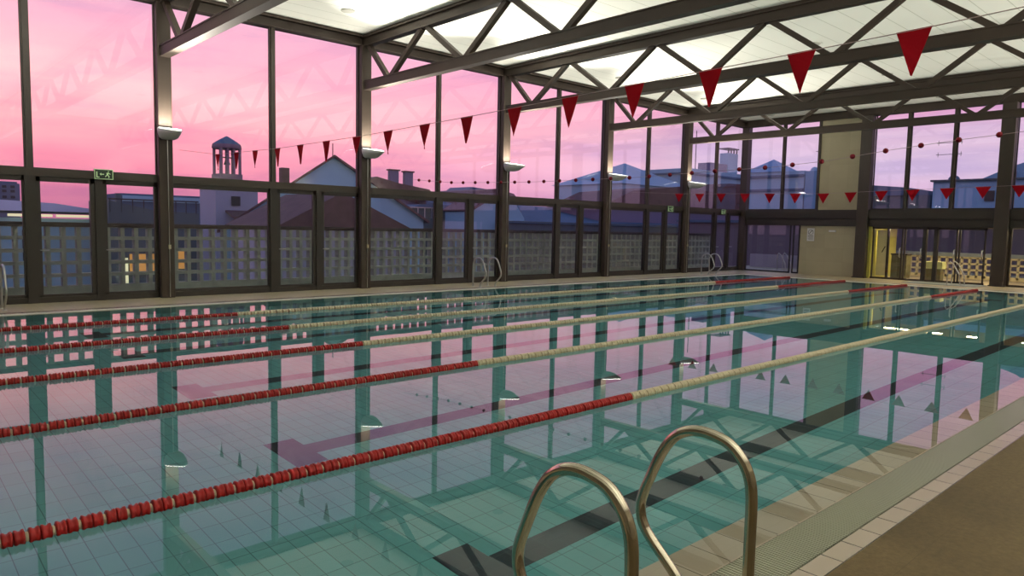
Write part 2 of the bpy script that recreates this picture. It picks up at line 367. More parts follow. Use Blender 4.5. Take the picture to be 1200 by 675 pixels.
# steel columns with conduits
ORD = ['column left of the frame', 'column just outside the left of the frame', 'wide leftmost column in view', 'second column from the left', 'third column from the left', 'fourth column from the left', 'fifth column from the left']
for i, cx in enumerate(COLX):
    t = thing('steel_column', 'brown steel %s on the long glass wall' % ORD[i], 'column', (cx, YW, 0), 'columns of the long glass wall')
    m = MB(); m.box(-.11, .11, -.42, -.40, 0, 6.17); m.box(-.11, .11, -.14, -.12, 0, 6.17); m.box(-.02, .02, -.40, -.14, 0, 6.17)
    m2 = MB(); m2.box(-.12, .12, -.08, .13, 0, 6.17); m2.build('window_post', frame_m, t)
    m = MB(); m.box(-.15, .13, -.22, -.08, 0, 6.17); m.build('shaft', steel, t, bevel=.012)
    MB().tube([(.02, -.232, .02), (.02, -.232, 3.36)], .009, 8).build('conduit', dull_steel, t)
    MB().box(.0, .05, -.25, -.22, 1.05, 1.14).build('switch_box', cream_block, t)

# ------------------------------------------------------------------ roof trusses
def make_truss(x, label):
    t = thing('roof_truss', label, 'truss', (x, 0, 0), 'roof trusses')
    ya, yb = YW-.02, YO
    m = MB(); m.box(-.10, .10, yb, YW+.1, 6.15, 6.18); m.box(-.10, .10, yb, YW+.1, 6.37, 6.40); m.box(-.03, .03, yb, YW+.1, 6.18, 6.37); m.box(-.03, .03, yb, YW, 6.40, ZC)
    m.build('top_chord', steel, t)
    m = MB(); m.box(-.10, .10, yb, ya, 5.06, 5.085); m.box(-.10, .10, yb, ya, 5.265, 5.29); m.box(-.085, .085, yb, ya-.005, 5.08, 5.27)
    m.build('bottom_chord', steel, t)
    lows = [15.22-2.89*k for k in range(8)]
    for k, y in enumerate(lows):
        for s_ in (-1, 1):
            yu = y-s_*1.42 if not (k == 0 and s_ == -1) else YW-.25
            yu = max(yu, YO+.1)
            q = MB().bar((0, y-s_*.06, 5.25), (0, yu+s_*.06, 6.17), .115, .11)
            q.build('diagonal', steel, t)
    return t
TL = ['roof truss beyond the photographer', 'first roof truss behind the top left of the frame', 'nearest roof truss crossing the top left corner', 'second roof truss, passing over the middle top', 'third roof truss, behind the row of large red pennants', 'fourth roof truss from the left', 'farthest roof truss, just before the far wall']
for i, cx in enumerate(COLX[1:]):
    make_truss(cx, TL[i+1] if i+1 < len(TL) else 'roof truss')

# recessed round ceiling fittings
for i, cx in enumerate(COLX[1:]):
    for y in (14.85, 8.6, 2.4):
        x = cx+S*.72 if i else cx+S*.5
        if x > XF-1: continue
        t = thing('ceiling_downlight', 'round grey ceiling fitting %s, %s' % ({14.85:'nearest the windows', 8.6:'over the middle of the pool', 2.4:'over the near deck'}[y], ['left of the frame', 'beyond the leftmost column', 'beyond the second column', 'beyond the third column', 'beyond the fourth column', 'beyond the fifth column'][i]), 'ceiling light', (x, y, ZC), 'round ceiling fittings')
        MB().tube([(0,0,-.02),(0,0,.01)], .155, 24).build('trim_ring', lamp_grey, t); MB().tube([(0,0,-.024),(0,0,-.015)], .115, 24).build('diffuser', lamp_grey, t)

# ------------------------------------------------------------------ uplights on the columns
def uplight(x, y, s_, label):
    """s_ = -1 : projects toward -Y"""
    t = thing('wall_uplight', label, 'uplight', (x, y, 3.42), 'uplights on the columns', rz=0 if s_ < 0 else PI)
    # bowl : loft from a small flat base to a wide tilted rim, pointed nose
    def ring(w, d0, d1, z0, z1, n=20):
        r = []
        for k in range(n):
            a = 2*PI*k/n; u, v = math.cos(a), math.sin(a)
            u = math.copysign(abs(u)**.55, u); v = math.copysign(abs(v)**.75, v)
            yy = (d0+d1)/2+(d1-d0)/2*v; zz = z0+(z1-z0)*((yy-d0)/(d1-d0))
            r.append((w*u*(1-.72*max(0,(yy-d0)/(d1-d0))**1.6), -yy, zz))
        return r
    rings = [ring(.14, .05, .36, -.07, -.085), ring(.20, .03, .50, -.03, -.07), ring(.24, .0, .68, .07, .0), ring(.255, -.0, .80, .17, .05), ring(.24, .02, .775, .17, .055), ring(.2, .06, .66, .14, .04)]
    n = 20; vs = [v for r in rings for v in r]
    fs = [(i*n+(k+1)%n, i*n+k, (i+1)*n+k, (i+1)*n+(k+1)%n) for i in range(5) for k in range(n)]
    b = MB(); b.add(vs, fs, True); b.add(rings[0], [tuple(range(n))]); b.build('housing', lamp_body, t)
    g = MB(); g.add(ring(.236, .022, .77, .182, .07), [tuple(range(n))[::-1]]); g.build('lens', lamp_lens, t)
    MB().box(-.06, .06, -.05, .02, -.04, .1).build('bracket', frame_m, t)
    L = bpy.data.lights.new('uplight_lamp', 'AREA'); L.shape = 'RECTANGLE'; L.size = .42; L.size_y = .40; L.energy = UPLIGHT_W; L.color = (1, .935, .82)
    lo = bpy.data.objects.new('uplight_lamp', L); C.objects.link(lo); lo.parent = t
    lo.location = (0, -.28, .165); lo.rotation_euler = (PI+.17, 0, 0)
    L = bpy.data.lights.new('uplight_reflector', 'SPOT'); L.energy = SPOT_W*(1 if s_ < 0 else 3.2); L.color = (1, .935, .82); L.shadow_soft_size = .05; L.spot_size = math.radians(88); L.spot_blend = .7
    lo = bpy.data.objects.new('uplight_reflector', L); C.objects.link(lo); lo.parent = t
    lo.location = (0, -.30, .20); lo.rotation_euler = (PI+math.radians(51), 0, 0)
UL = ['left of the frame', 'on the column just left of the frame', 'on the leftmost column in view', 'on the second column from the left', 'on the third column from the left', 'on the fourth column from the left', 'on the fifth column from the left']
for i, cx in enumerate(COLX):
    if i: uplight(cx, YW-.22, -1, 'glowing pale bowl uplight %s' % UL[i])
for i, cx in enumerate(COLX[1:]+[COLX[-1]+S-.5]):
    uplight(cx, YO, 1, 'bowl uplight behind the photographer, opposite %s' % ['the area left of the frame','the column just left of the frame','the leftmost column','the second column','the third column','the fourth column','the fifth column','the far corner'][i])

# ------------------------------------------------------------------ far glazed wall
def P(n, x0, x1, y0, y1, z0, z1, m_, label, cat, grp=None):
    return tag(MB().box(x0, x1, y0, y1, z0, z1).build(n, m_), label, cat, grp)
beam_m = mat('near_black_beam', lin(42,37,33), .5)
bm = thing('floor_beam', 'deep dark horizontal beam across the far wall above the doors', 'beam', (XF, 0, 0))
MB().box(-.18, .1, YO, YW, 2.28, 2.62).build('upper_flange', beam_m, bm)
MB().box(-.12, .1, YO, YW, 1.98, 2.28).build('lower_fascia', beam_m, bm)
cc = thing('corner_column', 'dark steel column in the corner of the two glazed walls', 'column', (XF-.05, YW-.1, 0)); MB().box(-.15, .15, -.15, .15, 0, 6.17).build('shaft', frame_m, cc); MB().box(-.18,.18,-.18,.18,0,.03).build('base_plate', frame_dark, cc)
FW = [(11.28, .42, 'dark column beside the beige stone panel of the far wall'), (6.72, .42, 'thick dark column of the far wall right of the glass doors')]
for y, wd, lb in FW:
    t = thing('steel_column', lb, 'column', (XF-.12, y, 0), 'columns of the far wall')
    MB().box(-.17, .14, -wd/2, wd/2, 0, 6.17).build('shaft', frame_m, t, bevel=.015); MB().box(-.2,.16,-wd/2-.03,wd/2+.03,0,.04).build('base_plate', frame_dark, t)
# upper panes & mullions of far wall
ups = [(16.3, 14.72), (14.64, 13.2), (11.05, 9.9), (9.8, 8.38), (8.28, 6.95), (6.5, 5.1), (5.0, 3.6), (3.5, 2.1), (2.0, -2.0), (-2.1, -6.2)]
for (a, b) in ups:
    wn += 1
    o = struct('window_%d' % wn, MB().box(XF-.004, XF+.004, b, a, 2.62, 6.2), pane_m, 'upper pane of the far glazed wall')
    f = MB(); f.box(XF-.03, XF+.03, b, b+.035, 2.62, 6.2); f.box(XF-.03, XF+.03, a-.035, a, 2.62, 6.2); f.box(XF-.03, XF+.03, b, a, 2.62, 2.67)
    f.build('window_frame', frame_dark, o)
for k, y in enumerate((14.68, 13.17, 9.85, 8.33, 5.05, 3.55, 2.05, -2.05)):
    P('mullion', XF-.07, XF+.07, y-.05, y+.05, 2.62, 6.2, frame_m, 'upper mullion of the far wall %s' % ['nearest the glass corner','at the left edge of the stone panel','first right of the stone panel','second right of the stone panel','first right of the thick dark column','second right of the thick dark column','third right of the thick dark column','farthest right of all'][k], 'mullion', 'mullions of the far wall')
struct('wall_right', MB().box(XF-.02, XF+.15, 11.49, 13.13, 2.62, 6.2), stone_m, 'upper beige stone panel of the far wall')
struct('wall_far', MB().box(XF-.06, XF+.15, 11.49, 13.78, 0, 1.98), stone_m, 'lower beige stone wall carrying the no diving sign')
# lower glazing left of the stone wall
for (a, b) in ((16.25, 14.2), (14.1, 13.82)):
    wn += 1
    o = struct('window_%d' % wn, MB().box(XF-.004, XF+.004, b, a, .05, 1.98), pane_m, 'lower pane of the far wall beside the corner')
    f = MB(); f.box(XF-.03, XF+.03, b, b+.04, .0, 1.98); f.box(XF-.03, XF+.03, a-.04, a, .0, 1.98); f.box(XF-.03, XF+.03, b, a, 0, .06); f.build('window_frame', frame_dark, o)
# glazed doors to the foyer
struct('wall_foyer', MB().box(XF-.06, XF+2.6, 10.98, 11.08, 0, 1.99), yellow_paint, 'yellow-green side wall of the foyer')
struct('ceiling_foyer', MB().box(XF+.1, XF+3.2, YO, 11.1, 1.99, 2.1), wall_back_m, 'low foyer ceiling')
struct('floor_foyer', MB().box(XF, XF+9, YO, YW+2, -.3, -.005), fardeck_m, 'tan floor of the foyer beyond the far wall')
posts = [10.95, 9.82, 9.1, 8.73, 8.02, 7.16]
for k, (a, b) in enumerate(zip(posts, posts[1:]+[6.93])):
    if a-b < .3 and k == 5: continue
    o = struct('door_%d' % (101+k), MB().box(XF-.004, XF+.004, b+.03, a-.03, .05, 1.98), pane_m, 'glass door leaf of the far wall')
    f = MB(); f.box(XF-.03, XF+.03, b+.02, b+.07, 0, 1.98); f.box(XF-.03, XF+.03, a-.07, a-.02, 0, 1.98); f.box(XF-.03, XF+.03, b, a, 1.9, 1.98); f.box(XF-.03, XF+.03, b, a, 0, .07)
    f.build('door_frame', frame_m, o)
    if k in (0, 3, 4, 1):
        MB().tube([(XF-.03, b+.1, .85), (XF-.09, b+.1, .87), (XF-.09, b+.1, 1.17), (XF-.03, b+.1, 1.19)], .02, 8).build('door_handle', dull_steel, o)
for k, y in enumerate((9.1, 8.73)):
    P('door_post', XF-.08, XF+.08, y-.06, y+.06, 0, 1.98, frame_dark, ['left', 'right'][k]+' dark post of the glass entrance on the far wall', 'post', 'entrance posts')
for (a, b) in ((6.5, 5.6), (5.5, 4.2), (4.1, 2.8), (2.7, -1.5), (-1.6, -6.2)):
    wn += 1
    o = struct('window_%d' % wn, MB().box(XF-.004, XF+.004, b, a, .05, 1.98), pane_m, 'lower pane right of the thick dark column')
    f = MB(); f.box(XF-.04, XF+.04, b, b+.07, 0, 1.98); f.box(XF-.04, XF+.04, a-.07, a, 0, 1.98); f.box(XF-.03, XF+.03, b, a, 0, .07); f.build('window_frame', frame_m, o)
# cream door at the back of the foyer
d = thing('foyer_door', 'bright cream door with dark handle at the left of the foyer', 'door', (XF+.45, 10.93, 0))
MB().box(0, .05, -.36, 0, .1, 1.86).build('door_leaf', door_white, d); MB().box(-.02, .06, -.44, -.36, 0, 1.95).build('door_frame', frame_m, d)
MB().tube([(-.01, -.32, 1.22), (-.07, -.32, 1.22), (-.07, -.22, 1.0)], .016, 8).build('door_handle', frame_dark, d)
cb = thing('olive_cabinet', 'low olive cabinet standing in the foyer behind the glass', 'cabinet', (XF+.55, 10.42, 0))
m = MB().box(0, .5, -.55, 0, .04, .92); m.build('body', cabinet_m, cb, bevel=.02); MB().box(-.02,.52,-.57,.02,.92,.97).build('lid', frame_dark, cb); MB().box(-.012, 0, -.27, -.265, .1, .85).build('door_seam', frame_dark, cb)
bar_ = thing('foyer_counter', 'counter behind the glass entrance, pale green glow put into its top colour', 'counter', (XF+.6, 9.2, 0))
MB().box(0, .35, -.5, 0, .0, .46).build('base', cabinet_m, bar_); MB().box(-.04, .39, -.55, .05, .46, .72).build('top', mat('lit_yellow_green_top', (.62,.66,.30), .5), bar_)  # pale top colour stands in for the glow on the counter
# terrace beyond: low wall of cream blocks and blue parapet
m = MB(); ty0, ty1 = YO, 11.6; xx = XF+3.6; m.box(xx, xx+.12, ty0, ty1, 0, .08); 
for k in range(4): m.box(xx, xx+.12, ty0, ty1, .08+.24*k, .08+.24*k+.07)
y = ty0
while y < ty1: m.box(xx, xx+.12, y, y+.08, .05, .85); y += .27
tag(m.build('block_screen', cream_block), 'cream pierced block screen wall beyond the foyer doors', 'screen wall')
P('terrace_wall', xx, xx+.15, 11.7, 18.0, -.01, .62, mat('grey_plaster', (.36,.34,.38), .8), 'plain grey low wall behind the glass beside the corner', 'wall')
P('parapet_cap', xx-.03, xx+.2, ty0, ty1, .87, 1.02, mat('pale_blue_coping', (.22,.27,.36), .7), 'pale blue coping on top of the cream pierced screen', 'coping')
for k, (y, l_) in enumerate(((10.2, .9), (8.9, .6), (7.6, .35), (5.9, .4))):
    t = thing('foyer_light', 'warm foyer ceiling light %s' % ['above the cream door','beside the dark entrance posts','above the glass doors','behind the thick dark column'][k], 'ceiling light', (XF+.9, y, 1.985), 'warm foyer ceiling lights')
    MB().box(-.1, .1, -l_/2, l_/2, -.035, 0).build('housing', lamp_body, t); MB().box(-.08, .08, -l_/2+.02, l_/2-.02, -.045, -.035).build('tube', mat('warm_tube', (1,.8,.5), .4, emit=(1,.72,.34), estr=5), t)
    L = bpy.data.lights.new('foyer_lamp', 'AREA'); L.shape = 'RECTANGLE'; L.size = .2; L.size_y = l_; L.energy = FOYER_W; L.color = (1,.80,.42)
    lo = bpy.data.objects.new('foyer_lamp', L); C.objects.link(lo); lo.parent = t; lo.location = (0,0,-.06)

# no diving sign
sg = thing('no_diving_sign', 'small white no diving sign on the beige stone wall', 'sign', (XF-.075, 13.33, 1.62))
MB().box(-.006, .006, -.15, .15, -.26, .26).build('board', white_sign, sg)
m = MB()
ringp = [(-.009, .1*math.cos(2*PI*k/24), .1+.1*math.sin(2*PI*k/24)) for k in range(25)]; m.tube(ringp, .009, 6)
m.bar((-.009, -.07, .17), (-.009, .07, .03), .006, .016); m.bar((-.009, -.03, .15), (-.009, .04, .07), .006, .02); m.dome((-.009, -.045, .15), .017)
m.build('pictogram', grey_ink, sg)
m = MB(); m.box(-.009, -.006, -.11, .11, -.055, -.03)
for k in range(4): m.box(-.009, -.006, -.11, .11-.03*(k%2), -.10-.035*k, -.087-.035*k)
m.build('text_lines', grey_ink, sg)
lb = thing('emergency_light', 'small pale emergency light high on the beige stone wall', 'light', (XF-.09, 12.45, 1.78)); MB().box(-.03,.03,-.14,.14,-.04,.04).build('housing', lamp_body, lb); MB().box(-.036,-.03,-.12,.12,-.03,.03).build('diffuser', white_sign, lb)

# exit signs
def exit_sign(x, z, label, sc_=1.0, y=YW-.08):
    t = thing('exit_sign', label, 'exit sign', (x, y, z), 'exit signs over the glazed doors')
    t.scale = (sc_,)*3
    MB().box(-.17, .17, -.02, .02, -.1, .1).build('plate', green_sign, t)
    m = MB(); e = .012
    for a in ((-.17,.17,-.1,-.1+e), (-.17,.17,.1-e,.1), (-.17,-.17+e,-.1,.1), (.17-e,.17,-.1,.1)): m.box(a[0],a[1],-.024,-.019,a[2],a[3])
    m.build('border', sign_ink, t)
    m = MB(); m.box(-.135,-.115,-.024,-.019,-.07,.05); m.box(-.115,-.08,-.024,-.019,-.07,-.052)      # door outline
    m.box(-.06,.005,-.024,-.019,-.010,.008); m.add([(-.075,-.022,0),(-.045,-.022,.03),(-.045,-.022,-.03)], [(0,1,2)])   # arrow
    m.build('arrow', sign_ink, t)
    m = MB(); m.tube([(.085,-.022,.055),(.085,-.021,.055+.001)], .016, 10)
    m.bar((.085,-.022,.035),(.06,-.022,-.01), .005, .026); m.bar((.06,-.022,-.01),(.025,-.022,-.05), .005, .015); m.bar((.065,-.022,-.01),(.095,-.022,-.035), .005, .015); m.bar((.095,-.022,-.035),(.09,-.022,-.07), .005, .014)
    m.bar((.085,-.022,.03),(.12,-.022,.005), .005, .012); m.bar((.08,-.022,.03),(.045,-.022,.02), .005, .012)
    m.build('running_figure', sign_ink, t)
exit_sign(5.02-S*.0+.0-1.12*1.07, 2.56, 'small green running-man exit sign on the transom at the left')
exit_sign(27.3-4.9*.8, 2.5, 'small exit sign on the transom between the fourth and fifth columns', 1.0)
exit_sign(27.2, 2.5, 'small exit sign on the transom nearest the glass corner', .9)

# ------------------------------------------------------------------ lane ropes
def lathe(prof, n, lobes=0, amp=0):
    m = MB(); vs = []; N = len(prof)
    for (x, r) in prof:
        for k in range(n):
            a = 2*PI*k/n; rr = r*(1+amp*math.cos(lobes*a)) if r > .03 else r
            vs.append((x, rr*math.cos(a), rr*math.sin(a)))
    fs = [(i*n+(k+1)%n, i*n+k, (i+1)*n+k, (i+1)*n+(k+1)%n) for i in range(N-1) for k in range(n)]
    m.add(vs, fs, True); return m
R_ = .049
disc = [(-.0255,.012),(-.0255,.030),(-.024,R_*.88),(-.020,R_),(-.012,R_*.97),(-.004,R_*.82),(.004,R_*.80),(.012,R_*.94),(.020,R_),(.024,R_*.88),(.0255,.03),(.0255,.012)]
def two(shift): return [(x+shift, r) for x, r in disc]
fl = lathe(two(-.0265), 20, 8, .045); f2 = lathe(two(.0265), 20, 8, .045); fl.add(f2.v, f2.f, True)
red_mesh = fl.build('float', red_float).data
cm = red_mesh.copy(); cm.materials.clear(); cm.materials.append(cream_float)
sp = lathe([(-.0085,.010),(-.0085,.026),(-.004,.030),(.004,.030),(.0085,.026),(.0085,.010)], 14)
spc = sp.build('spacer', cream_float).data; spr = spc.copy(); spr.materials.clear(); spr.materials.append(red_float)
for nme in ('float', 'spacer'):
    bpy.data.objects.remove(bpy.data.objects[nme])
ROPES = [(4.354, 5.69, 21.7, 'nearest lane rope, red floats turning cream half way up the frame'),
         (6.594, 5.48, 21.65, 'second lane rope from the foreground'), (8.647, 5.21, 21.24, 'middle lane rope of the five, between second and fourth'),
         (10.678, 5.08, 20.97, 'fourth lane rope from the foreground'), (12.718, 5.08, 20.8, 'farthest lane rope, closest to the window side')]
PITCH_F = .12
for ry, c0, c1, lb in ROPES:
    t = thing('lane_rope', lb, 'lane rope', (0, ry, WZ+.012), 'floating lane ropes')
    MB().tube([(PX0-.02, 0, 0), (PX1, 0, 0)], .006, 6).build('cable', cable_m, t)
    k = 0; restR = MB(); restC = MB(); restS = MB()
    x = PX0+.11
    rr_ = [Vector(v.co) for v in red_mesh.vertices]; rf = [tuple(p.vertices) for p in red_mesh.polygons]
    sv = [Vector(v.co) for v in spc.vertices]; sf = [tuple(p.vertices) for p in spc.polygons]
    while x < PX1-.06:
        isred = x < c0 or x > c1
        if k < 100:
            o = bpy.data.objects.new('float', red_mesh if isred else cm); C.objects.link(o); o.parent = t; o.location = (x, 0, 0); o.rotation_euler = (random.uniform(0, .8), 0, 0)
            o = bpy.data.objects.new('spacer', spc if isred else spr); C.objects.link(o); o.parent = t; o.location = (x+PITCH_F/2, 0, 0)
            if not isred: o.scale = (.62, .95, .95)
        else:
            (restR if isred else restC).add([(v.x+x, v.y, v.z) for v in rr_], rf, True)
            restS.add([(v.x+x+PITCH_F/2, v.y, v.z) for v in sv], sf, True)
        k += 1; x += PITCH_F
    restC.build('cream_floats', cream_float, t)['kind'] = 'stuff'
    restR.build('red_floats', red_float, t)['kind'] = 'stuff'
    restS.build('small_spacers', spr.materials[0] if False else red_float, t)['kind'] = 'stuff'

# ------------------------------------------------------------------ pennant strings and float line
def zline(pts, y):
    pts = sorted(pts)
    for (a, za), (b, zb) in zip(pts, pts[1:]):
        if a <= y <= b: return za+(zb-za)*(y-a)/(b-a)
    return pts[0][1] if y < pts[0][0] else pts[-1][1]
def cordline(t, x, pts, m_, r=.0035):
    q = [(x, y, z) for y, z in sorted(pts)]; MB().tube(q, r, 6).build('cord', m_, t)
def pennants(name, label, x, ys, pts, w, h):
    t = thing(name, label, 'pennant string', (x, 0, 0), 'backstroke pennant strings')
    cordline(t, 0, pts, cord_m)
    for y in ys:
        z = zline(pts, y); slope = (zline(pts, y+w/2)-zline(pts, y-w/2))/w
        vs = []; fs = []; n = 8; m = MB()
        # tapering cloth with a soft curl and a small hem round the cord
        ph = random.uniform(0, 6); 
        for side in (-.0022, .0022):
            base = len(vs)
            for i in range(n+1):
                f = i/n; hw = w/2*(1-f)+.002
                for s_ in (-1, 0, 1):
                    bx = .012*math.sin(ph+f*2.2+s_*.8)*f
                    vs.append((bx+side, y+s_*hw, z+.006-h*f+s_*hw*slope*(1-f)))
            for i in range(n):
                for j in range(2):
                    a = base+i*3+j; q = (a, a+1, a+4, a+3); fs.append(q if side > 0 else q[::-1])
        m.add(vs, fs); K = (n+1)*3
        rim = [0,1,2]+[i*3+2 for i in range(1, n+1)]+[n*3+1]+[i*3 for i in range(n, 0, -1)]
        m.add([vs[i] for i in rim]+[vs[i+K] for i in rim], [(i, (i+1)%len(rim), (i+1)%len(rim)+len(rim), i+len(rim)) for i in range(len(rim))])
        m.build('pennant', flag_m, t)
A_Y = [13.95, 13.06, 12.24, 11.36, 10.55, 9.72, 8.86, 8.07, 7.26, 6.45, 5.65, 4.86, 4.08, 3.31, 2.55, 1.79]
A_Y = A_Y+[1.02, .25, -.5]
pennants('pennant_string', 'string of large red triangular pennants crossing the near half of the pool', 5.2, A_Y, [(16.1, 3.15), (14, 2.93), (11.4, 2.87), (8.8, 2.865), (6.4, 2.90), (4.08, 2.955), (2.55, 2.99), (1.79, 3.01), (0, 3.09), (-6.2, 3.5)], .215, .30)
B_Y = [15.3, 14.65, 13.7+.34, 12.93+.32, 12.16+.3, 11.63, 10.81, 10.01, 9.18, 8.42, 7.61, 6.83, 6.03, 5.24, 4.49, 3.7, 2.9, 2.1, 1.3, .5]
pennants('pennant_string', 'string of small red pennants in front of the far wall', 20.5, B_Y[2:], [(16.1, 3.0), (14.04, 2.90), (11.6, 2.855), (9.2, 2.81), (6.8, 2.865), (4.49, 2.91), (0, 3.05), (-6.2, 3.4)], .34, .29)
t = thing('false_start_line', 'sagging cord of small dark red balls across the middle of the pool', 'float cord', (11, 0, 0))
Cp = [(15.59, 2.843), (14.12, 2.73), (13.18, 2.705), (12.25, 2.68), (11.28, 2.66), (9.9, 2.655), (8.5, 2.655), (7.57, 2.68), (6.65, 2.705), (5.77, 2.72), (4.88, 2.775), (3.99, 2.88), (3.12, 2.96), (2.68, 2.99), (0, 3.2), (-6.2, 3.7)]
Cp = [(y, z) for y, z in Cp]
cordline(t, 0, [(16.1, 2.9)]+Cp, cord_m, .0035)
y = 15.59
bl = MB()
for j in range(1, 8):
    pass
def ball(r, n=14, mm=8):
    m = MB(); vs = [(0,0,r)]; fs = []
    for j in range(1, mm):
        a = PI*j/mm
        for k in range(n): vs.append((r*math.sin(a)*math.cos(2*PI*k/n), r*math.sin(a)*math.sin(2*PI*k/n), r*math.cos(a)))
    vs.append((0,0,-r)); L_ = len(vs)-1
    for k in range(n): fs.append((0, 1+k, 1+(k+1)%n)); fs.append((L_, 1+(mm-2)*n+(k+1)%n, 1+(mm-2)*n+k))
    for j in range(mm-2):
        for k in range(n): fs.append((1+j*n+k, 1+(j+1)*n+k, 1+(j+1)*n+(k+1)%n, 1+j*n+(k+1)%n))
    return m.add(vs, fs, True)
bo = ball(.038).build('ball', mat('dark_red_ball', (.16,.004,.014), .6, spec=.2)); bdat = bo.data; bpy.data.objects.remove(bo)
while y > -1:
    o = bpy.data.objects.new('ball', bdat); C.objects.link(o); o.parent = t; o.location = (0, y, zline(Cp, y)); y -= .4612

# ------------------------------------------------------------------ ladders
RAIL = [(1.98-(1.98-a)*1.06, b*.99) for a, b in [(1.455,0),(1.455,.20),(1.455,.42),(1.455,.58),(1.467,.665),(1.50,.73),(1.555,.785),(1.62,.803),(1.69,.81),(1.755,.797),(1.815,.76),(1.86,.70),(1.90,.62),(1.935,.53),(1.965,.455),(1.982,.39),(1.977,.33),(1.955,.28),(1.915,.235),(1.86,.185),(1.80,.13),(1.765,.09),(1.755,.05),(1.755,.0)]]
def smooth(pts, k=2):
    for _ in range(k):
        q = [pts[0]]
        for a, b in zip(pts, pts[1:]): q += [tuple(a[i]*.75+b[i]*.25 for i in range(len(a))), tuple(a[i]*.25+b[i]*.75 for i in range(len(a)))]
        q.append(pts[-1]); pts = q
    return pts
def ladder(xs, label, mirror=None, r=.0215, n=16, m_=None):
    t = thing('pool_grab_rails', label, 'pool ladder', ((xs[0]+xs[1])/2, mirror if mirror else 1.6, 0), 'pool ladder rails')
    for x in xs:
        pts = [(x-t.location.x, (mirror-y if mirror else y-1.6), z) for y, z in smooth(RAIL)]
        pts = [(a, (mirror-(1.0*(mirror-b)) if False else b), c) for a, b, c in pts]
        if mirror: pts = [(a, -(y_-1.6), c) for (a, _, c), (y_, z_) in zip(pts, smooth(RAIL))]
        o = MB().tube(pts, r, n).build('rail', m_ or chrome, t)
        for yy in (1.4235, 1.7415):
            c = (x-t.location.x, (yy-1.6) if not mirror else -(yy-1.6), 0)
            if yy > 1.7: MB().tube([(c[0], c[1], .0), (c[0], c[1], .012)], [r*1.9, r*1.6], n).build('flange', m_ or chrome, t)
            else: MB().tube([(c[0], c[1], 0), (c[0], c[1], .014)], [r*2.1, r*1.7], n).build('flange', m_ or chrome, t)
ladder((1.89, 2.68), 'pair of shiny steel grab rails at the near pool edge in the foreground', r=.0245)
ladder((12.75, 13.3), 'pair of steel grab rails by the third column on the window side', 15.25, m_=dull_steel)
ladder((24.2, 24.75), 'pair of steel grab rails at the far end of the window side', 15.25, m_=dull_steel)
ladder((1.42, 1.97), 'steel grab rail cut by the left edge of the frame', 15.6, m_=dull_steel)

def stair_rail(loc, label, s_=1):
    t = thing('stair_handrail', label, 'handrail', loc, 'handrails at the far end', rz=0)
    for dx in (0, .5):
        MB().tube([(dx,0,0),(dx,0,.72),(dx,-.05,.8),(dx,-.16*s_,.72),(dx,-.36,.36),(dx,-.40,0)], .02, 8).build('rail', dull_steel, t)
stair_rail((27.7, 7.95, .014), 'steel handrail of the foot bath in front of the glass doors')
stair_rail((XF+.5, 15.0, 0), 'steel handrail standing behind the lower glass near the corner')
P('foot_bath', 27.4, 28.7, 7.0, 9.3, 0, .012, mat('grey_blue_mat', (.20,.24,.24), .5), 'flat grey-blue foot bath mat before the glass doors', 'mat')

# ------------------------------------------------------------------ terrace outside the long wall
struct('floor_terrace', MB().box(XB-4, XF, YW+.12, 18.3, -.3, -.02), mat('dark_terrace_floor', (.10,.085,.07), .7, noise=.1), 'narrow dark terrace outside the long glass wall')
m = MB(); LX0, LX1 = XB-3, XF+.1; LY = 18.0
x = LX0+.12
while x < LX1: m.box(x-.042, x+.042, LY, LY+.2, .1, 1.5); x += .289
for k in range(6): m.box(LX0, LX1, LY-.003, LY+.203, .115+.27*k, .115+.27*k+.075)
m.box(LX0, LX1, LY, LY+.2, -.02, .14)
o = m.build('lattice_parapet', concrete); tag(o, 'low grey pierced concrete block parapet outside the long glass wall', 'parapet wall')
MB().box(LX0, LX1, LY-.04, LY+.25, 1.475, 1.57).build('coping', mat('dark_coping', (.07,.06,.055), .7), o)
struct('floor_ground', MB().box(-150, 300, 18.5, 400, -9.2, -9), mat('dusk_ground', (.06,.06,.07), .9), 'dark ground far below the terrace')
struct('floor_ground_east', MB().box(40, 400, -150, 18.5, -9.2, -9), mat('dusk_ground_east', (.06,.06,.07), .9), 'dark ground beyond the far wall')

# ------------------------------------------------------------------ the town
def bm_(n, r, g, b, rough=.8, noise=.08, sc_=.4): return mat(n, lin(r,g,b), rough, noise=noise, nscale=sc_)
pale_blue = bm_('pale_blue_render', 152,190,206); pale_grey = bm_('pale_grey_render', 168,170,180); roof_brown = bm_('brown_tile_roof', 104,74,72, noise=.2, sc_=2)
slate = bm_('slate_blue_roof', 84,106,128); dark_clad = bm_('dark_cladding', 86,100,104); mauve = bm_('mauve_render', 132,122,144); tower_grey = bm_('grey_tower_render', 110,120,140)
stone_t = bm_('bell_tower_stone', 124,100,118); win_dark = mat('dark_window', (.02,.02,.03), .3); metal_roof = bm_('pale_metal_roof', 205,212,232, .5); purple_wall = bm_('reflection_tinted_render', 112,102,108)  # purple_wall: pink reflections of the glazing tinted into a grey render
B0 = -9.0
def bld(name, label, cat='building', grp='buildings of the town'): return thing(name, label, cat, (0,0,0), grp)
def wins(t, rects, y, m_=None):
    for (x0, x1, z0, z1) in rects:
        f = MB().box(x0, x1, y-.12, y-.02, z0, z1).build('window', m_ or win_dark, t)
# tower block far left
t = bld('tower_block', 'distant grey tower block at the far left of the skyline'); MB().box(13.2, 17.55, 120, 128, B0, 6.25).build('wall', tower_grey, t)
MB().box(13.4, 17.3, 120.4, 127.6, 6.25, 6.5).build('roof', slate, t)
wins(t, [(13.6+.95*i, 14.1+.95*i, z, z+.35) for i in range(4) for z in (3.4, 4.2, 5.0, 5.6)], 120)
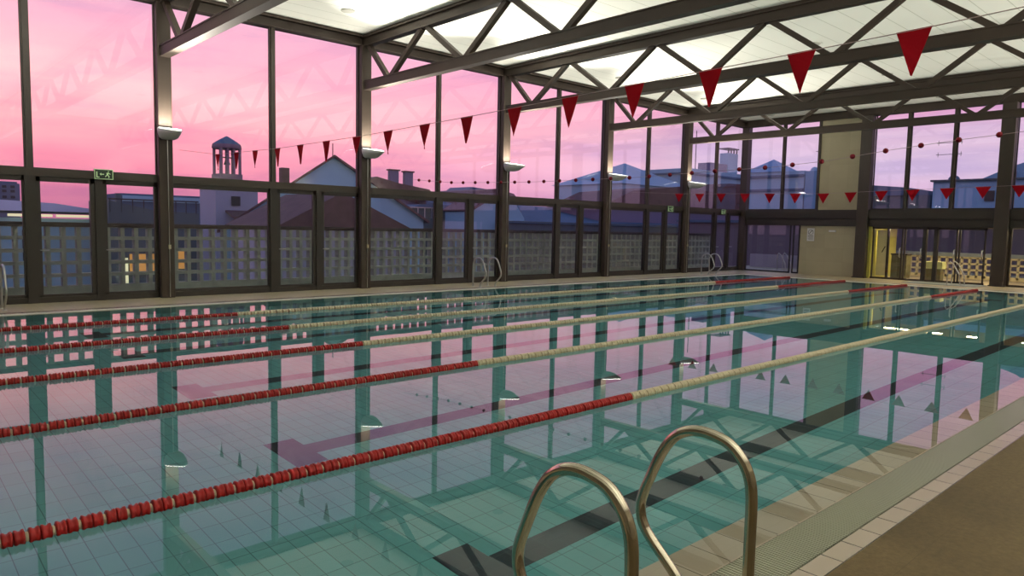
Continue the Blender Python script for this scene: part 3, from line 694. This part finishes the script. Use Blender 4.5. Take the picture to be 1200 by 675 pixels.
# long hall with pale metal roof and lit strip
t = bld('long_hall', 'long low hall with pale metal roof and lit yellow strip under the eaves')
MB().box(-14, 9.8, 45, 58, B0, 1.62).build('wall', bm_('blue_white_wall', 150,190,196), t)
MB().prism([(-14.3,1.98),(10.1,1.98),(10.1,2.12),(8.0,2.42),(5.7,2.52),(-14.3,2.52)], 1, 44.4, 58).build('roof', metal_roof, t)
MB().box(-14, 9.9, 44.7, 45, 1.86, 1.98).build('eaves', dark_clad, t)
stp = mat('lit_strip_light', (.8,.8,.5), .5, emit=(.95,.88,.50), estr=.75)
for a, b in ((-13, -6), (-5.5, -1), (-.5, 5.6), (6.0, 7.95), (8.15, 9.7)): MB().box(a, b, 44.75, 44.98, 1.70, 1.83).build('strip_light', stp, t)
wins(t, [(x, x+.6, -.6, 1.0) for x in (-6, -1.5, 3.4, 6.6)], 45)
MB().tube([(7.97,50,2.4),(7.97,50,3.1)], .03, 6).build('antenna', frame_dark, t)
# dark clad roof terrace building
t = bld('clad_annex', 'dark clad annex with a rooftop railing left of the bell tower')
MB().box(9.5, 13.85, 40, 44, B0, 2.05).build('wall', dark_clad, t)
MB().prism([(9.5,2.05),(9.5,2.6),(11.6,2.15),(13.85,2.05)], 1, 40, 44).build('parapet', dark_clad, t)
m = MB()
for i in range(9): m.box(9.55+.52*i, 9.59+.52*i, 40, 40.04, 2.0, 2.68)
m.box(9.5, 13.85, 40, 40.05, 2.63, 2.7); m.build('railing', frame_dark, t)
MB().box(10.6, 10.82, 43, 43.3, 2.1, 3.05).build('chimney', dark_clad, t)
amb = mat('lit_amber_window', (.5,.3,.1), .5, emit=(.8,.36,.06), estr=.45); pal = mat('lit_pale_window', (.8,.8,.5), .5, emit=(.9,.88,.45), estr=.7)
wins(t, [(10.4, 12.3, -1.15, -.1), (12.4, 13.3, -.9, .1)], 40, amb); wins(t, [(9.9, 10.3, -1.9, -.3), (11.6, 13.6, -2.2, -1.6)], 40, pal)
# glassy rooftop between annex and tower
t = bld('rooftop_glasshouse', 'low bluish rooftop glasshouse beside the bell tower'); MB().box(14.6, 21.5, 58, 64, B0, 3.55).build('wall', slate, t); MB().box(14.7, 21.3, 57.8, 58, 3.0, 3.4).build('glazing', pale_blue, t)
# bell tower
t = bld('bell_tower', 'stone bell tower with open arched belfry and bell', 'bell tower')
MB().box(18.45, 21.4, 50, 53, B0, 4.0).build('shaft', pale_grey, t)
MB().box(18.35, 21.5, 49.9, 53.1, 3.9, 4.1).build('cornice', stone_t, t)
MB().box(18.9, 20.45, 50.3, 51.9, 4.1, 4.95).build('belfry_base', stone_t, t)
for px in (18.93, 19.38, 19.80, 20.23):
    for py in (50.35, 51.65):
        if 19 < px < 20.1 and False: continue
        q = MB(); q.tube([(px+.1, py+.1, 4.9), (px+.1, py+.1, 6.75)], .105, 10); q.build('pillar', stone_t, t)
q = MB(); q.tube([(19.68,51.1,6.7),(19.68,51.1,6.75),(19.68,51.1,7.0)], [.98,1.06,1.0], 8); q.build('belfry_cornice', stone_t, t)
q = MB(); q.tube([(19.68,51.1,7.0),(19.68,51.1,7.2),(19.68,51.1,7.56),(19.68,51.1,7.6)], [1.0,.72,.12,.03], 8); q.build('roof', slate, t)
q = MB(); q.tube([(19.68,51.1,5.62),(19.68,51.1,5.68),(19.68,51.1,5.85),(19.68,51.1,6.0),(19.68,51.1,6.08)], [.24,.22,.15,.13,.05], 12); q.build('bell', win_dark, t)
MB().bar((18.95,51.1,6.12),(20.4,51.1,6.12), .08, .08).build('bell_beam', frame_dark, t)
wins(t, [(19.5, 20.1, 2.75, 3.4)], 50)
MB().prism([(48.6,2.0),(50.05,2.45),(50.05,2.3),(48.6,1.85)], 0, 19.1, 21.5).build('canopy_roof', roof_brown, t)
# house with gable
t = bld('gabled_house', 'large pale blue gabled house in the middle of the skyline')
def skew(o, y0, k):
    for v in o.data.vertices: v.co.x += (v.co.y-y0)*k
skew(MB().prism([(14.3,B0),(27.2,B0),(27.2,2.1),(20.85,5.50),(14.3,1.35)], 1, 38, 43).build('wall', pale_blue, t), 38, .5)
for a, b in (((14.1,1.2),(20.85,5.62)), ((20.85,5.62),(27.6,1.95))):
    d_ = .14; skew(MB().prism([(a[0],a[1]),(b[0],b[1]),(b[0],b[1]-d_),(a[0],a[1]-d_)], 1, 37.7, 43.2).build('roof', roof_brown, t), 38, .5)
MB().box(18.35, 18.8, 39.5, 39.9, 3.2, 4.8).build('chimney', roof_brown, t)
MB().tube([(20.85,38.2,5.5),(20.85,38.2,6.3)], .03, 6).build('spike', frame_dark, t)
MB().box(19.2,19.6,37.86,37.98,2.6,3.2).build('window', win_dark, t)
# brown roofs in front
t = bld('brown_roof_house', 'brown tiled roof in front of the gabled house, left one')
MB().prism([(13.7,1.50),(16.9,3.12),(20.7,1.50)], 1, 30, 36).build('roof', roof_brown, t); MB().box(14, 20.4, 30.2, 36, B0, 1.5).build('wall', pale_grey, t)
t = bld('brown_roof_house', 'brown roof house behind, with two wide chimneys')
MB().box(33.0, 39.4, 55, 62, B0, 5.0).build('wall', mauve, t); MB().prism([(32.5,5.0),(34.2,5.85),(36.5,5.4),(39.9,5.0),(41.2,3.5),(39.4,3.5)], 1, 54.8, 62).build('roof', roof_brown, t)
MB().box(35.7, 36.6, 55, 55.4, 4.8, 6.5).build('chimney', mauve, t); MB().box(37.3, 38.15, 55, 55.4, 4.8, 6.45).build('chimney', mauve, t)
MB().box(35.6, 36.7, 54.9, 55.5, 6.5, 6.62).build('chimney_cap', roof_brown, t); MB().box(37.2, 38.25, 54.9, 55.5, 6.45, 6.57).build('chimney_cap', roof_brown, t)
# row of low houses
t = bld('low_terrace', 'low dark terrace with flat roof and railing between the second and third columns')
MB().box(31.2, 40.5, 45, 52, B0, 3.0).build('wall', dark_clad, t); MB().prism([(31.0,3.0),(40.8,3.0),(40.2,3.35),(31.8,3.25)], 1, 44.7, 52).build('roof', slate, t)
m = MB(); m.box(28.5, 33.0, 44, 44.05, 2.95, 3.02)
for i in range(8): m.box(28.5+.62*i, 28.55+.62*i, 44, 44.05, 2.2, 3.0)
m.build('railing', dull_steel, t)
t = bld('domed_roof_house', 'dusky house with a low rounded roof left of the third column')
MB().box(38.2, 43.5, 47, 54, B0, 3.9).build('wall', purple_wall, t); MB().prism([(37.9,3.9),(39.0,4.7),(41.2,4.95),(43.2,4.6),(44,3.9)], 1, 46.8, 54).build('roof', roof_brown, t)
t = bld('pale_gable_house', 'pale blue house end right behind the third column')
MB().prism([(33.5,B0),(39.2,B0),(39.0,2.4),(38.0,3.55),(35.8,4.0),(33.5,2.9)], 1, 41, 44).build('wall', pale_blue, t)
MB().prism([(33.2,2.9),(35.8,4.2),(38.2,3.75),(38.1,3.6),(35.8,4.0),(33.4,2.75)], 1, 40.7, 44).build('roof', roof_brown, t)
t = bld('long_slate_roof', 'long slate grey roof right of the third column')
MB().box(36, 72, 40.2, 50, B0, 2.15).build('wall', dark_clad, t); MB().prism([(40.0,2.0),(50,3.75),(50,2.0)], 0, 36, 72).build('roof', slate, t)
t = bld('skyline_house', 'small dark rooftops on the skyline between third and fourth columns')
MB().box(52, 62, 66, 70, B0, 5.0).build('wall', mauve, t)
m = MB(); m.prism([(52,5.0),(54,6.3),(57,6.1),(58,5.2)], 1, 65.8, 70); m.prism([(59.5,4.5),(64.5,5.2),(66,4.5)], 1, 65.8, 70); m.build('roof', slate, t)
# hip roof pavilion and brown roof before it
t = bld('hip_roof_pavilion', 'pale pavilion with a bluish pyramid roof between the fourth and fifth columns')
MB().box(62.0, 75.5, 50, 60, B0, 6.7).build('wall', pale_blue, t); MB().pyramid(62.0, 75.5, 50, 60, 6.7, 9.6, .3).build('roof', bm_('blue_glass_roof', 130,160,184, .4), t)
t = bld('brown_roof_house', 'wide brown hipped roof below the pyramid roof pavilion')
MB().box(49.5, 74, 42, 48, B0, 3.6).build('wall', mauve, t); MB().prism([(48.9,3.6),(53.6,5.3),(61.8,6.1),(70,5.6),(74.5,3.6)], 1, 41.8, 48.5).build('roof', roof_brown, t)
t = bld('flat_block', 'pale blue flat block with a rooftop tank stage by the glass corner')
MB().box(82, 104, 55, 66, B0, 10.0).build('wall', pale_blue, t); MB().box(81.7, 104.3, 54.7, 66.3, 9.2, 9.45).build('string_course', slate, t)
MB().box(89, 93.4, 56, 58, 10.0, 11.3).build('penthouse', mauve, t); MB().box(93.6, 96.2, 56, 57.4, 10.0, 13.0).build('stair_tower', pale_blue, t)
m = MB()
for i in range(4): m.box(93.7+.75*i, 93.8+.75*i, 56, 56.2, 13.0, 13.6)
m.box(93.5, 96.3, 55.9, 57.5, 13.6, 13.75); m.build('tank_stage', frame_dark, t)
MB().tube([(86.8,57,10),(86.8,57,15.5)], .06, 6).build('mast', frame_dark, t)
t = bld('brown_roof_house', 'dark brown roof low beside the glass corner'); MB().box(76, 96, 48, 53, B0, 5.2).build('wall', purple_wall, t); MB().prism([(75.5,5.2),(80,7.6),(92,7.9),(97,5.2)], 1, 47.7, 53.4).build('roof', roof_brown, t)
# beyond the far wall (east)
t = bld('pyramid_roof_house', 'blue house with a small pyramid roof seen through the far wall')
MB().box(60, 70, 28.6, 34.2, B0, 7.0).build('wall', pale_blue, t); MB().pyramid(60, 64, 30.7, 34.2, 7.0, 8.3, .15).build('roof', bm_('blue_pyramid_roof', 128,158,186, .5), t)
MB().box(59.8, 60, 28.6, 34.2, 5.3, 5.5).build('string_course', slate, t); MB().box(59.8, 60, 28.6, 34.2, 6.5, 6.7).build('string_course', slate, t)
t = bld('blue_block', 'plain blue block with a water tank dome seen through the far wall')
MB().box(60, 63.5, 24.4, 28.5, B0, 6.95).build('wall', bm_('blue_render', 118,164,190), t); MB().dome((60.6, 28.0, 6.9), .35, 1.2).build('dome', pale_blue, t); MB().dome((60.8, 26.95, 6.95), .5, 1.3).build('water_tank', pale_grey, t)
m = MB().tube([(60.5,26.7,6.9),(60.5,26.7,8.6)], .03, 6); m.tube([(60.5,26.6,8.55),(60.5,27.9,8.6)], .025, 6); m.build('antenna', frame_dark, t)
t = bld('low_slate_house', 'low slate blue house right of the upper stone panel')
MB().box(45.5, 52, 14.2, 18.5, B0, 4.0).build('wall', dark_clad, t); MB().prism([(15.4,4.0),(18.6,4.0),(18.6,4.75),(15.4,4.45)], 0, 45.3, 52).build('roof', slate, t)
t = bld('white_flat_house', 'pale blue flat-topped house with a small window and roof edge')
MB().box(45, 55, 5.0, 13.95, B0, 4.72).build('wall', bm_('light_blue_render', 140,186,212), t); MB().box(44.8, 55, 5.0, 14.05, 4.70, 4.80).build('roof', dark_clad, t)
MB().box(44.9, 45.0, 10.95, 11.4, 3.6, 4.15).build('window', win_dark, t)
MB().prism([(4.0,4.8),(12.6,4.8),(11.0,5.55),(9.7,6.0),(4.0,6.0)], 0, 47.5, 55).build('upper_storey', bm_('mid_blue_render', 128,170,194), t)
MB().box(47.4, 47.5, 10.6, 11.2, 4.85, 5.3).build('window', win_dark, t)
t = thing('rooftop_antenna', 'tall rooftop television antenna on the flat-topped house', 'antenna', (45.6, 13.1, 4.81))
m = MB().tube([(0,0,0),(0,0,2.15)], .025, 6)
for z in (1.45, 2.1):
    m.tube([(0,-.3,z),(0,1.0,z)], .015, 6)
    for q in (-.25,-.1,.15,.9): m.tube([(0,q,z-.13),(0,q,z+.13)], .012, 6)
m.build('aerial', frame_dark, t); MB().dome((0,0,.0), .3, .9).build('base', slate, t)
t = bld('tinted_terrace_house', 'dusky house wall behind the foyer doors, pink glass reflections in its colour'); MB().box(38, 40, -12, 26, B0, 2.2).build('wall', purple_wall, t); MB().box(37.8, 40.2, -12, 26, 2.2, 2.35).build('roof', slate, t)
